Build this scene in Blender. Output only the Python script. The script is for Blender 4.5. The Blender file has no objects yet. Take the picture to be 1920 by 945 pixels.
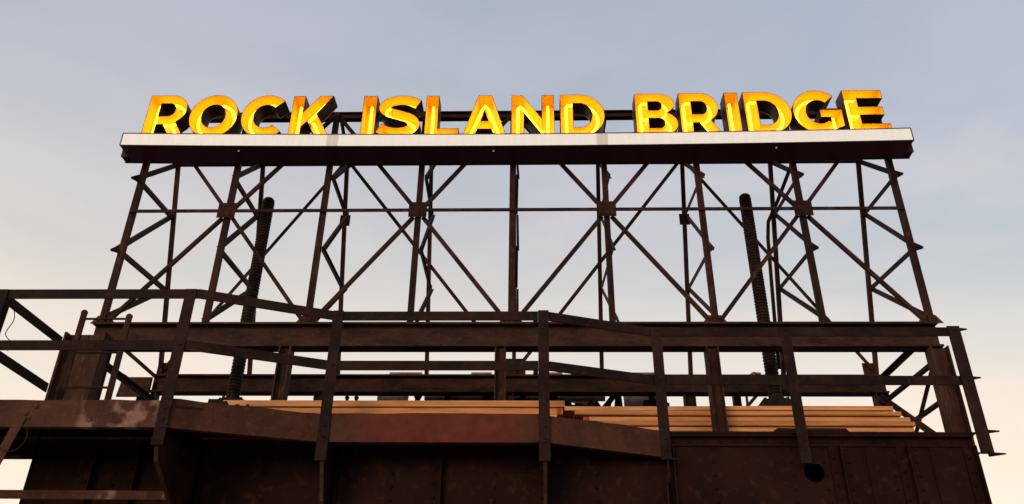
import bpy, math, random
from mathutils import Vector, Matrix, noise
from mathutils.geometry import tessellate_polygon
random.seed(7)
scene = bpy.context.scene
COL = scene.collection

# ------------------------------------------------------------------ camera, sky, sun, exposure
S = 1.2                       # survey units -> metres
CAM_H = 1.6                   # eye height above the ground
def V(x, y, z): return Vector((x * S, y * S, z * S + CAM_H))

cam_d = bpy.data.cameras.new('camera'); cam = bpy.data.objects.new('camera', cam_d); COL.objects.link(cam)
cam_d.sensor_width = 36.0; cam_d.lens = 28.756; cam_d.clip_start = 0.05; cam_d.clip_end = 6000
R_ = Vector((0.99968723, 0.02308739, 0.00961328)); U_ = Vector((0.00289686, -0.48870814, 0.87244252)); F_ = Vector((-0.02484051, 0.8721418, 0.48862217))
m = Matrix.Identity(4)
for i in range(3):
    m[i][0] = R_[i]; m[i][1] = U_[i]; m[i][2] = -F_[i]; m[i][3] = V(0.201, 0, 0)[i]
cam.matrix_world = m
scene.camera = cam

SUN_EL, SUN_ROT = math.radians(9.0), math.radians(205.0)   # low soft evening sun behind the viewer
world = bpy.data.worlds.new('World'); scene.world = world; world.use_nodes = True
nt = world.node_tree; nt.nodes.clear()
def wn(t, **k):
    n = nt.nodes.new(t)
    for a, b in k.items(): setattr(n, a, b)
    return n
out = wn('ShaderNodeOutputWorld'); bg = wn('ShaderNodeBackground'); bg.inputs['Strength'].default_value = 0.1
sky = wn('ShaderNodeTexSky', sky_type='NISHITA', sun_disc=False, sun_elevation=SUN_EL, sun_rotation=SUN_ROT)
sky.altitude = 200; sky.air_density = 1.0; sky.dust_density = 1.6; sky.ozone_density = 1.5
tc = wn('ShaderNodeTexCoord')
sep = wn('ShaderNodeSeparateXYZ'); nt.links.new(tc.outputs['Generated'], sep.inputs[0])
# thin evening cloud veil: pale, thicker toward the horizon, broken by stretched noise
mp = wn('ShaderNodeMapping'); mp.inputs['Scale'].default_value = (1.3, 1.3, 4.2); nt.links.new(tc.outputs['Generated'], mp.inputs[0])
nz = wn('ShaderNodeTexNoise'); nz.inputs['Scale'].default_value = 1.7; nz.inputs['Detail'].default_value = 7; nz.inputs['Roughness'].default_value = 0.52; nz.inputs['Distortion'].default_value = 0.5
nt.links.new(mp.outputs[0], nz.inputs['Vector'])
cr = wn('ShaderNodeMapRange'); cr.inputs['From Min'].default_value = 0.38; cr.inputs['From Max'].default_value = 0.68; nt.links.new(nz.outputs['Fac'], cr.inputs['Value'])
veil = wn('ShaderNodeMapRange'); veil.inputs['From Min'].default_value = 0.0; veil.inputs['From Max'].default_value = 0.75
veil.inputs['To Min'].default_value = 1.0; veil.inputs['To Max'].default_value = 0.0
nt.links.new(sep.outputs['Z'], veil.inputs['Value'])
ramp = wn('ShaderNodeValToRGB'); nt.links.new(veil.outputs[0], ramp.inputs[0])
els = ramp.color_ramp.elements
els[0].position = 0.0; els[0].color = (4.15, 4.8, 5.8, 1)
els[1].position = 1.0; els[1].color = (14.0, 11.2, 8.2, 1)
for p_, c_ in ((0.22, (5.6, 5.9, 6.6)), (0.36, (7.1, 7.0, 6.95)), (0.45, (8.1, 7.7, 7.1)), (0.54, (9.5, 8.6, 7.5)), (0.70, (11.2, 9.6, 7.7))):
    e = els.new(p_); e.color = (*c_, 1)
fac = wn('ShaderNodeMapRange'); fac.inputs['To Min'].default_value = 0.84; fac.inputs['To Max'].default_value = 0.97
nt.links.new(cr.outputs[0], fac.inputs['Value'])
mix = wn('ShaderNodeMix', data_type='RGBA')
nt.links.new(fac.outputs[0], mix.inputs['Factor']); nt.links.new(sky.outputs[0], mix.inputs['A']); nt.links.new(ramp.outputs[0], mix.inputs['B'])
# the cloud veil thins out to clearer blue toward the right-hand half of the sky
tx = wn('ShaderNodeMapRange', interpolation_type='SMOOTHSTEP'); tx.inputs['From Min'].default_value = -0.25; tx.inputs['From Max'].default_value = 0.75; nt.links.new(sep.outputs['X'], tx.inputs['Value'])
nb = wn('ShaderNodeMath', operation='MULTIPLY'); nt.links.new(tx.outputs[0], nb.inputs[0])
nc = wn('ShaderNodeMapRange'); nc.inputs['From Min'].default_value = 0.3; nc.inputs['From Max'].default_value = 0.7; nc.inputs['To Min'].default_value = 1.0; nc.inputs['To Max'].default_value = 0.35; nt.links.new(nz.outputs['Fac'], nc.inputs['Value']); nt.links.new(nc.outputs[0], nb.inputs[1])
tint = wn('ShaderNodeMix', data_type='RGBA', blend_type='MULTIPLY'); zl = wn('ShaderNodeMapRange', interpolation_type='SMOOTHSTEP'); zl.inputs['From Min'].default_value = 0.2; zl.inputs['From Max'].default_value = 0.46; nt.links.new(sep.outputs['Z'], zl.inputs['Value'])
nd = wn('ShaderNodeMath', operation='MULTIPLY'); nt.links.new(nb.outputs[0], nd.inputs[0]); nt.links.new(zl.outputs[0], nd.inputs[1]); nt.links.new(nd.outputs[0], tint.inputs['Factor'])
wisp = wn('ShaderNodeMix', data_type='RGBA', blend_type='MULTIPLY'); nt.links.new(cr.outputs[0], wisp.inputs['Factor']); nt.links.new(mix.outputs['Result'], wisp.inputs['A']); wisp.inputs['B'].default_value = (1.05, 1.0, 0.985, 1)
nt.links.new(wisp.outputs['Result'], tint.inputs['A']); tint.inputs['B'].default_value = (0.76, 0.875, 1.0, 1)
nt.links.new(tint.outputs['Result'], bg.inputs['Color']); nt.links.new(bg.outputs[0], out.inputs[0])

sun_d = bpy.data.lights.new('sun', 'SUN'); sun_d.energy = 1.3; sun_d.angle = math.radians(22); sun_d.color = (1, 0.70, 0.46)
sun = bpy.data.objects.new('sun', sun_d); COL.objects.link(sun)
sd = Vector((math.sin(SUN_ROT) * math.cos(SUN_EL), math.cos(SUN_ROT) * math.cos(SUN_EL), math.sin(SUN_EL)))
sun.rotation_euler = (-sd).to_track_quat('-Z', 'Y').to_euler(); sun.location = (0, 0, 30)

scene.view_settings.view_transform = 'Standard'; scene.view_settings.look = 'None'
scene.view_settings.exposure = 0.0; scene.view_settings.gamma = 1.0
scene.render.engine = 'CYCLES'

# ------------------------------------------------------------------ materials
def principled(name):
    mt = bpy.data.materials.new(name); mt.use_nodes = True
    t = mt.node_tree; b = t.nodes['Principled BSDF']
    return mt, t, b
def rust(name, dark, mid, bright, rough=0.72, scale=5.0, bump=0.25, streak=1.0, metal=0.0, spread=(0.38, 0.66)):
    mt, t, b = principled(name); L = t.links.new
    c = t.nodes.new('ShaderNodeTexCoord'); mp = t.nodes.new('ShaderNodeMapping'); mp.inputs['Scale'].default_value = (1, 1, streak)
    L(c.outputs['Object'], mp.inputs[0])
    n1 = t.nodes.new('ShaderNodeTexNoise'); n1.inputs['Scale'].default_value = scale; n1.inputs['Detail'].default_value = 8; n1.inputs['Roughness'].default_value = 0.65
    n2 = t.nodes.new('ShaderNodeTexNoise'); n2.inputs['Scale'].default_value = scale * 7; n2.inputs['Detail'].default_value = 6
    L(mp.outputs[0], n1.inputs['Vector']); L(mp.outputs[0], n2.inputs['Vector'])
    r1 = t.nodes.new('ShaderNodeValToRGB'); L(n1.outputs['Fac'], r1.inputs[0])
    e = r1.color_ramp.elements; e[0].position = spread[0]; e[0].color = (*dark, 1); e[1].position = spread[1]; e[1].color = (*mid, 1)
    r2 = t.nodes.new('ShaderNodeMapRange'); L(n2.outputs['Fac'], r2.inputs['Value']); r2.inputs['From Min'].default_value = 0.56; r2.inputs['From Max'].default_value = 0.95
    mx = t.nodes.new('ShaderNodeMix'); mx.data_type = 'RGBA'; L(r2.outputs[0], mx.inputs['Factor']); L(r1.outputs[0], mx.inputs['A']); mx.inputs['B'].default_value = (*bright, 1)
    L(mx.outputs['Result'], b.inputs['Base Color']); b.inputs['Roughness'].default_value = rough; b.inputs['Metallic'].default_value = metal
    b.inputs['Specular IOR Level'].default_value = 0.10
    bp = t.nodes.new('ShaderNodeBump'); bp.inputs['Strength'].default_value = bump; bp.inputs['Distance'].default_value = 0.01
    L(n2.outputs['Fac'], bp.inputs['Height']); L(bp.outputs[0], b.inputs['Normal'])
    return mt, t, b, mx
M = {}
M['frame'] = rust('rusted_angle_iron', (0.015, 0.0065, 0.006), (0.060, 0.021, 0.013), (0.135, 0.048, 0.026), scale=2.2, streak=0.45, spread=(.40, .68))[0]
M['rail'] = rust('weathered_dark_rail_steel', (0.010, 0.0048, 0.0046), (0.032, 0.0135, 0.0100), (0.060, 0.026, 0.016), scale=2.6, bump=.2, spread=(.42, .70))[0]
M['foot'] = rust('orange_rust_at_joints', (0.05, 0.018, 0.010), (0.15, 0.052, 0.024), (0.24, 0.09, 0.04), scale=7)[0]
M['beam'] = rust('rolled_beam_mill_scale', (0.020, 0.010, 0.008), (0.060, 0.028, 0.020), (0.12, 0.055, 0.034), scale=2.4, streak=2.5)[0]
M['column'] = rust('rust_streaked_column', (0.024, 0.011, 0.008), (0.075, 0.033, 0.020), (0.22, 0.115, 0.07), scale=5, streak=0.22)[0]
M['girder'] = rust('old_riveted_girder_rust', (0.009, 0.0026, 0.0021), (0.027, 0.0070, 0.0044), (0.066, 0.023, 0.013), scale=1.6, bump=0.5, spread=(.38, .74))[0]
M['machine'] = rust('machinery_rust', (0.17, 0.11, 0.105), (0.32, 0.22, 0.205), (0.36, 0.25, 0.23), scale=5)[0]
M['machine_dark'] = rust('greasy_machinery_steel', (0.012, 0.007, 0.0065), (0.034, 0.018, 0.015), (0.08, 0.04, 0.028), scale=6)[0]
M['pipe'] = rust('dark_ribbed_steel', (0.010, 0.0055, 0.0045), (0.030, 0.015, 0.010), (0.10, 0.052, 0.030), scale=3, rough=0.55)[0]
M['wire'] = rust('dull_wire', (0.02, 0.012, 0.010), (0.04, 0.022, 0.018), (0.07, 0.04, 0.03))[0]
M['maroon'] = rust('dark_maroon_paint', (0.060, 0.010, 0.018), (0.075, 0.013, 0.023), (0.082, 0.016, 0.026), scale=2, rough=0.5, bump=0.03)[0]
M['letter_side'] = rust('black_brown_letter_return', (0.045, 0.024, 0.022), (0.065, 0.036, 0.032), (0.075, 0.042, 0.036), scale=2, rough=0.45, bump=0.02)[0]

def fascia_material(name, base, patch, x0, x1, soft, ragged, breakup=0.0):
    # patch of a second colour with its own outline on a rusty fascia plate
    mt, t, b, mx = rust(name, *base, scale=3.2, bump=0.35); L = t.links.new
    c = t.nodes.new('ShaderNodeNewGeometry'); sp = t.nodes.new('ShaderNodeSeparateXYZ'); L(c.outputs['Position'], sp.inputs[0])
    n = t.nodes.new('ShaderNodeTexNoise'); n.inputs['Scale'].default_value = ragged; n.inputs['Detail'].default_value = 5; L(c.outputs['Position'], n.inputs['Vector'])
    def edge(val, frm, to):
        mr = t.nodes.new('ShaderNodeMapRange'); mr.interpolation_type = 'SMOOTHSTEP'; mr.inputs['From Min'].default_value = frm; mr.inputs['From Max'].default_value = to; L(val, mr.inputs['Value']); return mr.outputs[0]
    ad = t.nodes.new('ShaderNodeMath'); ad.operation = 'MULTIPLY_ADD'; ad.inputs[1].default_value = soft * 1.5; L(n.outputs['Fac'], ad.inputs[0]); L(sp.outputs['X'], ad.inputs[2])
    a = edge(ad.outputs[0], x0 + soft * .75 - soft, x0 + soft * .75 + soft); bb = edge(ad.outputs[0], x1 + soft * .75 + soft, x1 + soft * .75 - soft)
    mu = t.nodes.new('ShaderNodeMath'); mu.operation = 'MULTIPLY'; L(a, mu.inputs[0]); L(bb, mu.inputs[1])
    if breakup:
        w = edge(n.outputs['Fac'], breakup, breakup + 0.12); m2 = t.nodes.new('ShaderNodeMath'); m2.operation = 'MULTIPLY'; L(mu.outputs[0], m2.inputs[0]); L(w, m2.inputs[1]); mu = m2
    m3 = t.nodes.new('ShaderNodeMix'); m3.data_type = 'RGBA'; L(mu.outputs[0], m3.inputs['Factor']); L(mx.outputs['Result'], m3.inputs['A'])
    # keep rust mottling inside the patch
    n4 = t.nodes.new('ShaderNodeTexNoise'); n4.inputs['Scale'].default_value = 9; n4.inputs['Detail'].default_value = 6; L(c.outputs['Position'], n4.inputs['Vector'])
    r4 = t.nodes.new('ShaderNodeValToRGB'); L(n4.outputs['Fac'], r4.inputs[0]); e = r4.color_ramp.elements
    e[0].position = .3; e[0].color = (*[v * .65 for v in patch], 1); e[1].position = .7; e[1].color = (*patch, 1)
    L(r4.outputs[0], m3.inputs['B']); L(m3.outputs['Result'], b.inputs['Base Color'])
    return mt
FB = ((0.034, 0.014, 0.009), (0.075, 0.029, 0.017), (0.12, 0.052, 0.032))
M['fascia'] = fascia_material('rusty_fascia_with_red_patch', FB, (0.125, 0.030, 0.020), -1.05 * S, .10 * S, 0.17 * S, 3)  # redder band with soft ends, mixed over the rust colour
M['fascia_pale'] = fascia_material('rusty_fascia_with_pale_patch', ((0.040, 0.0165, 0.011), (0.085, 0.035, 0.023), (0.13, 0.062, 0.042)), (0.24, 0.14, 0.115), -3.02 * S, -2.47 * S, 0.03 * S, 4.5, breakup=0.47)  # paler blotches over the rust, broken up by noise

def wood_material(name, tone, red_at=None):
    mt, t, b = principled(name); L = t.links.new
    c = t.nodes.new('ShaderNodeTexCoord'); mp = t.nodes.new('ShaderNodeMapping'); mp.inputs['Scale'].default_value = (1.0, 9, 14); L(c.outputs['Object'], mp.inputs[0])
    oi = t.nodes.new('ShaderNodeObjectInfo'); ad = t.nodes.new('ShaderNodeVectorMath'); ad.operation = 'ADD'; L(mp.outputs[0], ad.inputs[0])
    sc = t.nodes.new('ShaderNodeMath'); sc.operation = 'MULTIPLY'; sc.inputs[1].default_value = 40; L(oi.outputs['Random'], sc.inputs[0]); L(sc.outputs[0], ad.inputs[1])
    n1 = t.nodes.new('ShaderNodeTexNoise'); n1.inputs['Scale'].default_value = 1.6; n1.inputs['Detail'].default_value = 7; n1.inputs['Roughness'].default_value = .6; L(ad.outputs[0], n1.inputs['Vector'])
    r = t.nodes.new('ShaderNodeValToRGB'); L(n1.outputs['Fac'], r.inputs[0]); e = r.color_ramp.elements
    e[0].position = .32; e[0].color = (tone[0] * .62, tone[1] * .50, tone[2] * .40, 1); e[1].position = .58; e[1].color = (*tone, 1)
    # knots
    mp2 = t.nodes.new('ShaderNodeMapping'); mp2.inputs['Scale'].default_value = (1.9, .3, 2.5); L(c.outputs['Object'], mp2.inputs[0])
    ad2 = t.nodes.new('ShaderNodeVectorMath'); ad2.operation = 'ADD'; L(mp2.outputs[0], ad2.inputs[0]); L(sc.outputs[0], ad2.inputs[1])
    vo = t.nodes.new('ShaderNodeTexVoronoi'); vo.inputs['Scale'].default_value = 1.0; L(ad2.outputs[0], vo.inputs['Vector'])
    kn = t.nodes.new('ShaderNodeMapRange'); kn.inputs['From Min'].default_value = .06; kn.inputs['From Max'].default_value = .13; kn.inputs['To Min'].default_value = .6; kn.inputs['To Max'].default_value = 0; L(vo.outputs['Distance'], kn.inputs['Value'])
    mx = t.nodes.new('ShaderNodeMix'); mx.data_type = 'RGBA'; L(kn.outputs[0], mx.inputs['Factor']); L(r.outputs[0], mx.inputs['A']); mx.inputs['B'].default_value = (tone[0] * .42, tone[1] * .26, tone[2] * .15, 1)
    hs = t.nodes.new('ShaderNodeHueSaturation'); vr = t.nodes.new('ShaderNodeMapRange'); vr.inputs['To Min'].default_value = .80; vr.inputs['To Max'].default_value = 1.08; L(oi.outputs['Random'], vr.inputs['Value']); L(vr.outputs[0], hs.inputs['Value'])
    L(mx.outputs['Result'], hs.inputs['Color']); L(hs.outputs[0], b.inputs['Base Color']); b.inputs['Roughness'].default_value = .65
    return mt
M['pine'] = wood_material('fresh_sawn_pine', (0.86, 0.41, 0.15))
M['pine2'] = wood_material('honey_sawn_pine', (0.78, 0.34, 0.115))
mt, t, b = principled('red_end_paint'); b.inputs['Base Color'].default_value = (0.45, 0.03, 0.02, 1); b.inputs['Roughness'].default_value = .6; M['red'] = mt
def simple(name, col, rough=.6):
    mt, t, b = principled(name); n = t.nodes.new('ShaderNodeTexNoise'); n.inputs['Scale'].default_value = 1.2; n.inputs['Detail'].default_value = 3
    r = t.nodes.new('ShaderNodeValToRGB'); t.links.new(n.outputs['Fac'], r.inputs[0]); e = r.color_ramp.elements
    e[0].position = .3; e[0].color = (*[c * .94 for c in col], 1); e[1].position = .7; e[1].color = (*col, 1)
    t.links.new(r.outputs[0], b.inputs['Base Color']); b.inputs['Roughness'].default_value = rough
    return mt
M['orange'] = simple('orange_enamel_letter_inside', (0.95, 0.67, 0.045), .5)
M['concrete'] = simple('pier_concrete', (0.32, 0.30, 0.27), .9)
M['gravel'] = simple('packed_gravel', (0.22, 0.19, 0.16), .95)
def emitter(name, col, st, base=(.8, .8, .8)):
    mt, t, b = principled(name); b.inputs['Base Color'].default_value = (*base, 1)
    b.inputs['Emission Color'].default_value = (*col, 1); b.inputs['Emission Strength'].default_value = st
    return mt, t, b
M['neon'] = emitter('lit_amber_neon', (1.0, 0.455, 0.012), 4.7, (.9, .7, .2))[0]
mt, t, b = emitter('backlit_white_acrylic', (0.93, 0.97, 0.98), 0.42, (.78, .77, .74)); M['acrylic'] = mt
n = t.nodes.new('ShaderNodeTexNoise'); n.inputs['Scale'].default_value = 1.1; n.inputs['Detail'].default_value = 3
c = t.nodes.new('ShaderNodeTexCoord'); mpp = t.nodes.new('ShaderNodeMapping'); mpp.inputs['Scale'].default_value = (9, 9, .8); t.links.new(c.outputs['Object'], mpp.inputs[0])
ns = t.nodes.new('ShaderNodeTexNoise'); ns.inputs['Scale'].default_value = 2.0; ns.inputs['Detail'].default_value = 6; t.links.new(mpp.outputs[0], ns.inputs['Vector'])
rs = t.nodes.new('ShaderNodeValToRGB'); t.links.new(ns.outputs['Fac'], rs.inputs[0]); rs.color_ramp.elements[0].position = .34; rs.color_ramp.elements[0].color = (.71, .70, .67, 1); rs.color_ramp.elements[1].position = .56; rs.color_ramp.elements[1].color = (.76, .75, .72, 1); t.links.new(rs.outputs[0], b.inputs['Base Color'])
r = t.nodes.new('ShaderNodeMapRange'); r.inputs['To Min'].default_value = .20; r.inputs['To Max'].default_value = .26; t.links.new(n.outputs['Fac'], r.inputs['Value']); t.links.new(r.outputs[0], b.inputs['Emission Strength'])
mt, t, b = emitter('acrylic_overlap_strip', (1.0, 0.94, 0.87), 0.10, (.60, .58, .56)); M['acrylic_seam'] = mt

# ------------------------------------------------------------------ mesh helpers
class MB:
    def __init__(s): s.v = []; s.f = []; s.mi = []
    def add(s, verts, faces, mi=0):
        o = len(s.v); s.v += [Vector(p) for p in verts]; s.f += [tuple(i + o for i in f) for f in faces]; s.mi += [mi] * len(faces); return s
    def prism(s, prof, p0, p1, a, b, mi=0):
        """profile points (u,v) extruded from p0 to p1, u along a, v along b; profile must be convex or a list of convex ones"""
        n = len(prof); vs = [p0 + a * u + b * v for u, v in prof] + [p1 + a * u + b * v for u, v in prof]
        fs = [tuple(range(n))[::-1], tuple(range(n, 2 * n))] + [(i, (i + 1) % n, n + (i + 1) % n, n + i) for i in range(n)]
        return s.add(vs, fs, mi)
    def build(s, name, mats, parent=None, smooth=False):
        me = bpy.data.meshes.new(name); root = parent
        off = Vector((0, 0, 0))
        while root is not None: off = off + root.location; root = root.parent
        me.from_pydata([p - off for p in s.v], [], s.f)
        if not isinstance(mats, (list, tuple)): mats = [mats]
        for x in mats: me.materials.append(x)
        me.polygons.foreach_set('material_index', s.mi)
        if smooth: me.polygons.foreach_set('use_smooth', [True] * len(me.polygons))
        import bmesh
        bm = bmesh.new(); bm.from_mesh(me); bmesh.ops.recalc_face_normals(bm, faces=bm.faces); bm.to_mesh(me); bm.free()
        o = bpy.data.objects.new(name, me); COL.objects.link(o); o.parent = parent
        return o
def rectp(w, h, cu=0, cv=0): return [(cu - w / 2, cv - h / 2), (cu + w / 2, cv - h / 2), (cu + w / 2, cv + h / 2), (cu - w / 2, cv + h / 2)]
def axes(p0, p1, hint):
    d = (p1 - p0).normalized(); a = (hint - d * hint.dot(d)).normalized(); return d, a, d.cross(a)
XA, YA, ZA = Vector((1, 0, 0)), Vector((0, 1, 0)), Vector((0, 0, 1))
def angle(mb, p0, p1, w, hint_b, flip=1, t=None, w2=None, mi=0):
    """L section: wide leg faces -b (seen side), second leg runs along +b at one edge."""
    t = t or w * .13; w2 = w2 or w * .8
    d, b, a = axes(p0, p1, hint_b); a = a * flip
    mb.prism([(-w / 2, 0), (w / 2, 0), (w / 2, t), (-w / 2, t)], p0, p1, a, b, mi)
    mb.prism([(-w / 2, t), (-w / 2 + t, t), (-w / 2 + t, w2), (-w / 2, w2)], p0, p1, a, b, mi)
    return mb
def bar(mb, p0, p1, w, h, hint, mi=0):
    d, a, b = axes(p0, p1, hint); return mb.prism(rectp(w, h), p0, p1, a, b, mi)
def hsec(mb, p0, p1, depth, width, hint, tf=None, tw=None):
    """H section, web depth along hint, flanges across"""
    d, a, b = axes(p0, p1, hint); tf = tf or depth * .07; tw = tw or depth * .05
    mb.prism(rectp(tf, width, -depth / 2 + tf / 2), p0, p1, a, b); mb.prism(rectp(tf, width, depth / 2 - tf / 2), p0, p1, a, b)
    mb.prism(rectp(depth - 2 * tf, tw), p0, p1, a, b); return mb
def box(mb, lo, hi, mi=0):
    x0, y0, z0 = lo; x1, y1, z1 = hi
    return mb.add([(x0, y0, z0), (x1, y0, z0), (x1, y1, z0), (x0, y1, z0), (x0, y0, z1), (x1, y0, z1), (x1, y1, z1), (x0, y1, z1)],
                  [(0, 3, 2, 1), (4, 5, 6, 7), (0, 1, 5, 4), (1, 2, 6, 5), (2, 3, 7, 6), (3, 0, 4, 7)], mi)
def ubox(mb, x0, x1, y0, y1, z0, z1, mi=0): return box(mb, V(x0, y0, z0), V(x1, y1, z1), mi)
def cyl(mb, p0, p1, r, n=12, r1=None, mi=0):
    r1 = r if r1 is None else r1
    d, a, b = axes(p0, p1, XA if abs((p1 - p0).normalized().x) < .9 else YA)
    cs = [(math.cos(2 * math.pi * i / n), math.sin(2 * math.pi * i / n)) for i in range(n)]
    return mb.add([p0 + a * (c * r) + b * (s_ * r) for c, s_ in cs] + [p1 + a * (c * r1) + b * (s_ * r1) for c, s_ in cs],
                  [tuple(range(n))[::-1], tuple(range(n, 2 * n))] + [(i, (i + 1) % n, n + (i + 1) % n, n + i) for i in range(n)], mi)
def tube(mb, pts, r, n=6, mi=0):
    rings = []; ref = None
    for i, p in enumerate(pts):
        d = (pts[min(i + 1, len(pts) - 1)] - pts[max(i - 1, 0)]).normalized()
        if ref is None: ref = YA if abs(d.y) < .9 else XA
        a = (ref - d * ref.dot(d)).normalized(); b = d.cross(a); ref = a
        rings.append([p + a * (r * math.cos(2 * math.pi * k / n)) + b * (r * math.sin(2 * math.pi * k / n)) for k in range(n)])
    vs = [p for rg in rings for p in rg]; fs = []
    for i in range(len(pts) - 1):
        fs += [(i * n + k, i * n + (k + 1) % n, (i + 1) * n + (k + 1) % n, (i + 1) * n + k) for k in range(n)]
    fs += [tuple(range(n))[::-1], tuple(range((len(pts) - 1) * n, len(pts) * n))]
    return mb.add(vs, fs, mi)
def plate_poly(mb, loops, org, a, b, nrm, t, mi=0):
    """flat plate from 2-D loops (first outer, rest holes), thickness t along nrm"""
    tris = tessellate_polygon([[Vector((x, y, 0)) for x, y in lp] for lp in loops]); flat = [p for lp in loops for p in lp]; n = len(flat)
    vs = [org + a * x + b * y for x, y in flat] + [org + a * x + b * y + nrm * t for x, y in flat]
    fs = [tuple(tr) for tr in tris] + [tuple(i + n for i in tr)[::-1] for tr in tris]; o = 0
    for lp in loops:
        k = len(lp); fs += [(o + i, o + (i + 1) % k, n + o + (i + 1) % k, n + o + i) for i in range(k)]; o += k
    return mb.add(vs, fs, mi)
def rivet(mb, p, nrm, r, mi=0):
    d = nrm.normalized(); a = (ZA - d * ZA.dot(d)).normalized() if abs(d.z) < .9 else XA; b = d.cross(a); n = 7
    vs = [p + a * (r * math.cos(6.2832 * k / n)) + b * (r * math.sin(6.2832 * k / n)) for k in range(n)] + [p + d * r * .5 + (a * math.cos(6.2832 * k / n) + b * math.sin(6.2832 * k / n)) * r * .65 for k in range(n)] + [p + d * r * .7]
    return mb.add(vs, [(k, (k + 1) % n, n + (k + 1) % n, n + k) for k in range(n)] + [(n + k, n + (k + 1) % n, 2 * n) for k in range(n)], mi)
def thing(name, loc, label, cat, group=None):
    o = bpy.data.objects.new(name, None); COL.objects.link(o); o.location = loc; o.empty_display_size = .2
    tag(o, label, cat, group); return o
def tag(o, label, cat, group=None):
    o['label'] = label; o['category'] = cat
    if group: o['group'] = group
    return o

# ------------------------------------------------------------------ setting: ground, pier, bridge deck
DECK = 1.93
o = box(MB(), (-1500, -1500, -.3), (1500, 1500, 0)).build('ground', M['gravel']); o['kind'] = 'structure'
mb = MB(); ubox(mb, -3.5, 3.4, 6.55, 8.2, -CAM_H / S, .72); o = mb.build('bridge_pier', M['concrete']); o['kind'] = 'structure'
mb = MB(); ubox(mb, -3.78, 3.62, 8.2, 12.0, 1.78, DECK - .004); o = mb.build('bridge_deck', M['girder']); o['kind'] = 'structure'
mb = MB(); ubox(mb, -3.0, 3.0, 10.8, 11.8, -CAM_H / S, 1.776); o = mb.build('bridge_pier', M['concrete']); o['kind'] = 'structure'

# ------------------------------------------------------------------ box girder
gir = thing('plate_girder', V(0, 7, .72), 'deep rusty riveted plate girder carrying the whole sign frame', 'girder')
GX0, GX1, GW = -3.80, 3.64, 6.42
hole = [(2.383 + .078 * math.cos(-2 * math.pi * k / 28), 1.633 + .078 * math.sin(-2 * math.pi * k / 28)) for k in range(28)]
mb = MB(); plate_poly(mb, [[(x * S, z * S) for x, z in [(GX0, .72), (GX1, .72), (GX1, 1.915), (GX0, 1.915)]], [(x * S, z * S) for x, z in hole]], V(0, GW, 0), XA, ZA, YA, .014 * S)
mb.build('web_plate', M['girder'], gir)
mb = MB(); ubox(mb, GX0, GX1, 8.18, 8.198, .72, 1.915); mb.build('rear_web_plate', M['girder'], gir)
for x in (GX0 + .003, GX1 - .021):
    mb = MB(); ubox(mb, x, x + .018, GW + .02, 8.17, .73, 1.912); mb.build('end_plate', M['girder'], gir)
mb = MB(); ubox(mb, GX0 - .02, GX1 + .02, 6.345, 8.22, 1.916, DECK); mb.build('top_flange', M['girder'], gir)
mb = MB(); ubox(mb, GX0, GX1, 6.352, 6.418, 1.896, 1.914); ubox(mb, GX0, GX1, 6.404, 6.4185, 1.83, 1.895); mb.build('flange_angle', M['girder'], gir)
mb = MB(); plate_poly(mb, [[(2.09 * S, DECK * S), (2.68 * S, DECK * S), (2.66 * S, 1.957 * S), (2.125 * S, 1.957 * S)]], V(0, 6.34, 0), XA, ZA, YA, .35 * S); mb.build('cover_plate', M['girder'], gir)
stiff = [-3.3, -2.95, -2.42, -1.36, -.55, .29, 1.26, 2.56, 3.08, 3.6]
for x in stiff:
    mb = MB(); angle(mb, V(x, 6.405, .73), V(x, 6.405, 1.828), .085 * S, YA, 1, t=.010 * S, w2=.013 * S)
    ubox(mb, x + .030, x + .042, 6.352, 6.4045, .73, 1.828); mb.build('stiffener', M['girder'], gir)
rv = MB(); NY = Vector((0, -1, 0))
for x in stiff:
    for k in range(9): rivet(rv, V(x - .018, 6.4045, .9 + k * .105), NY, .017 * S)
for x in (1.62, 2.22, 2.47, 2.66, 2.92, 3.0, 3.19, 3.42, -.9, -.1, .7, -1.9, -3.1, -2.7):
    for k in range(10): rivet(rv, V(x + random.uniform(-.004, .004), GW - .0005, .88 + k * .104), NY, .016 * S)
for k in range(62): rivet(rv, V(GX0 + .08 + k * .12, 6.4035, 1.866), NY, .014 * S)
rv.build('rivets', M['girder'], gir)['kind'] = 'stuff'
for x in (2.80, 3.30):
    mb = MB(); ubox(mb, x, x + .14, 6.409, 6.4195, .74, 1.826); mb.build('splice_plate', M['girder'], gir)

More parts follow.
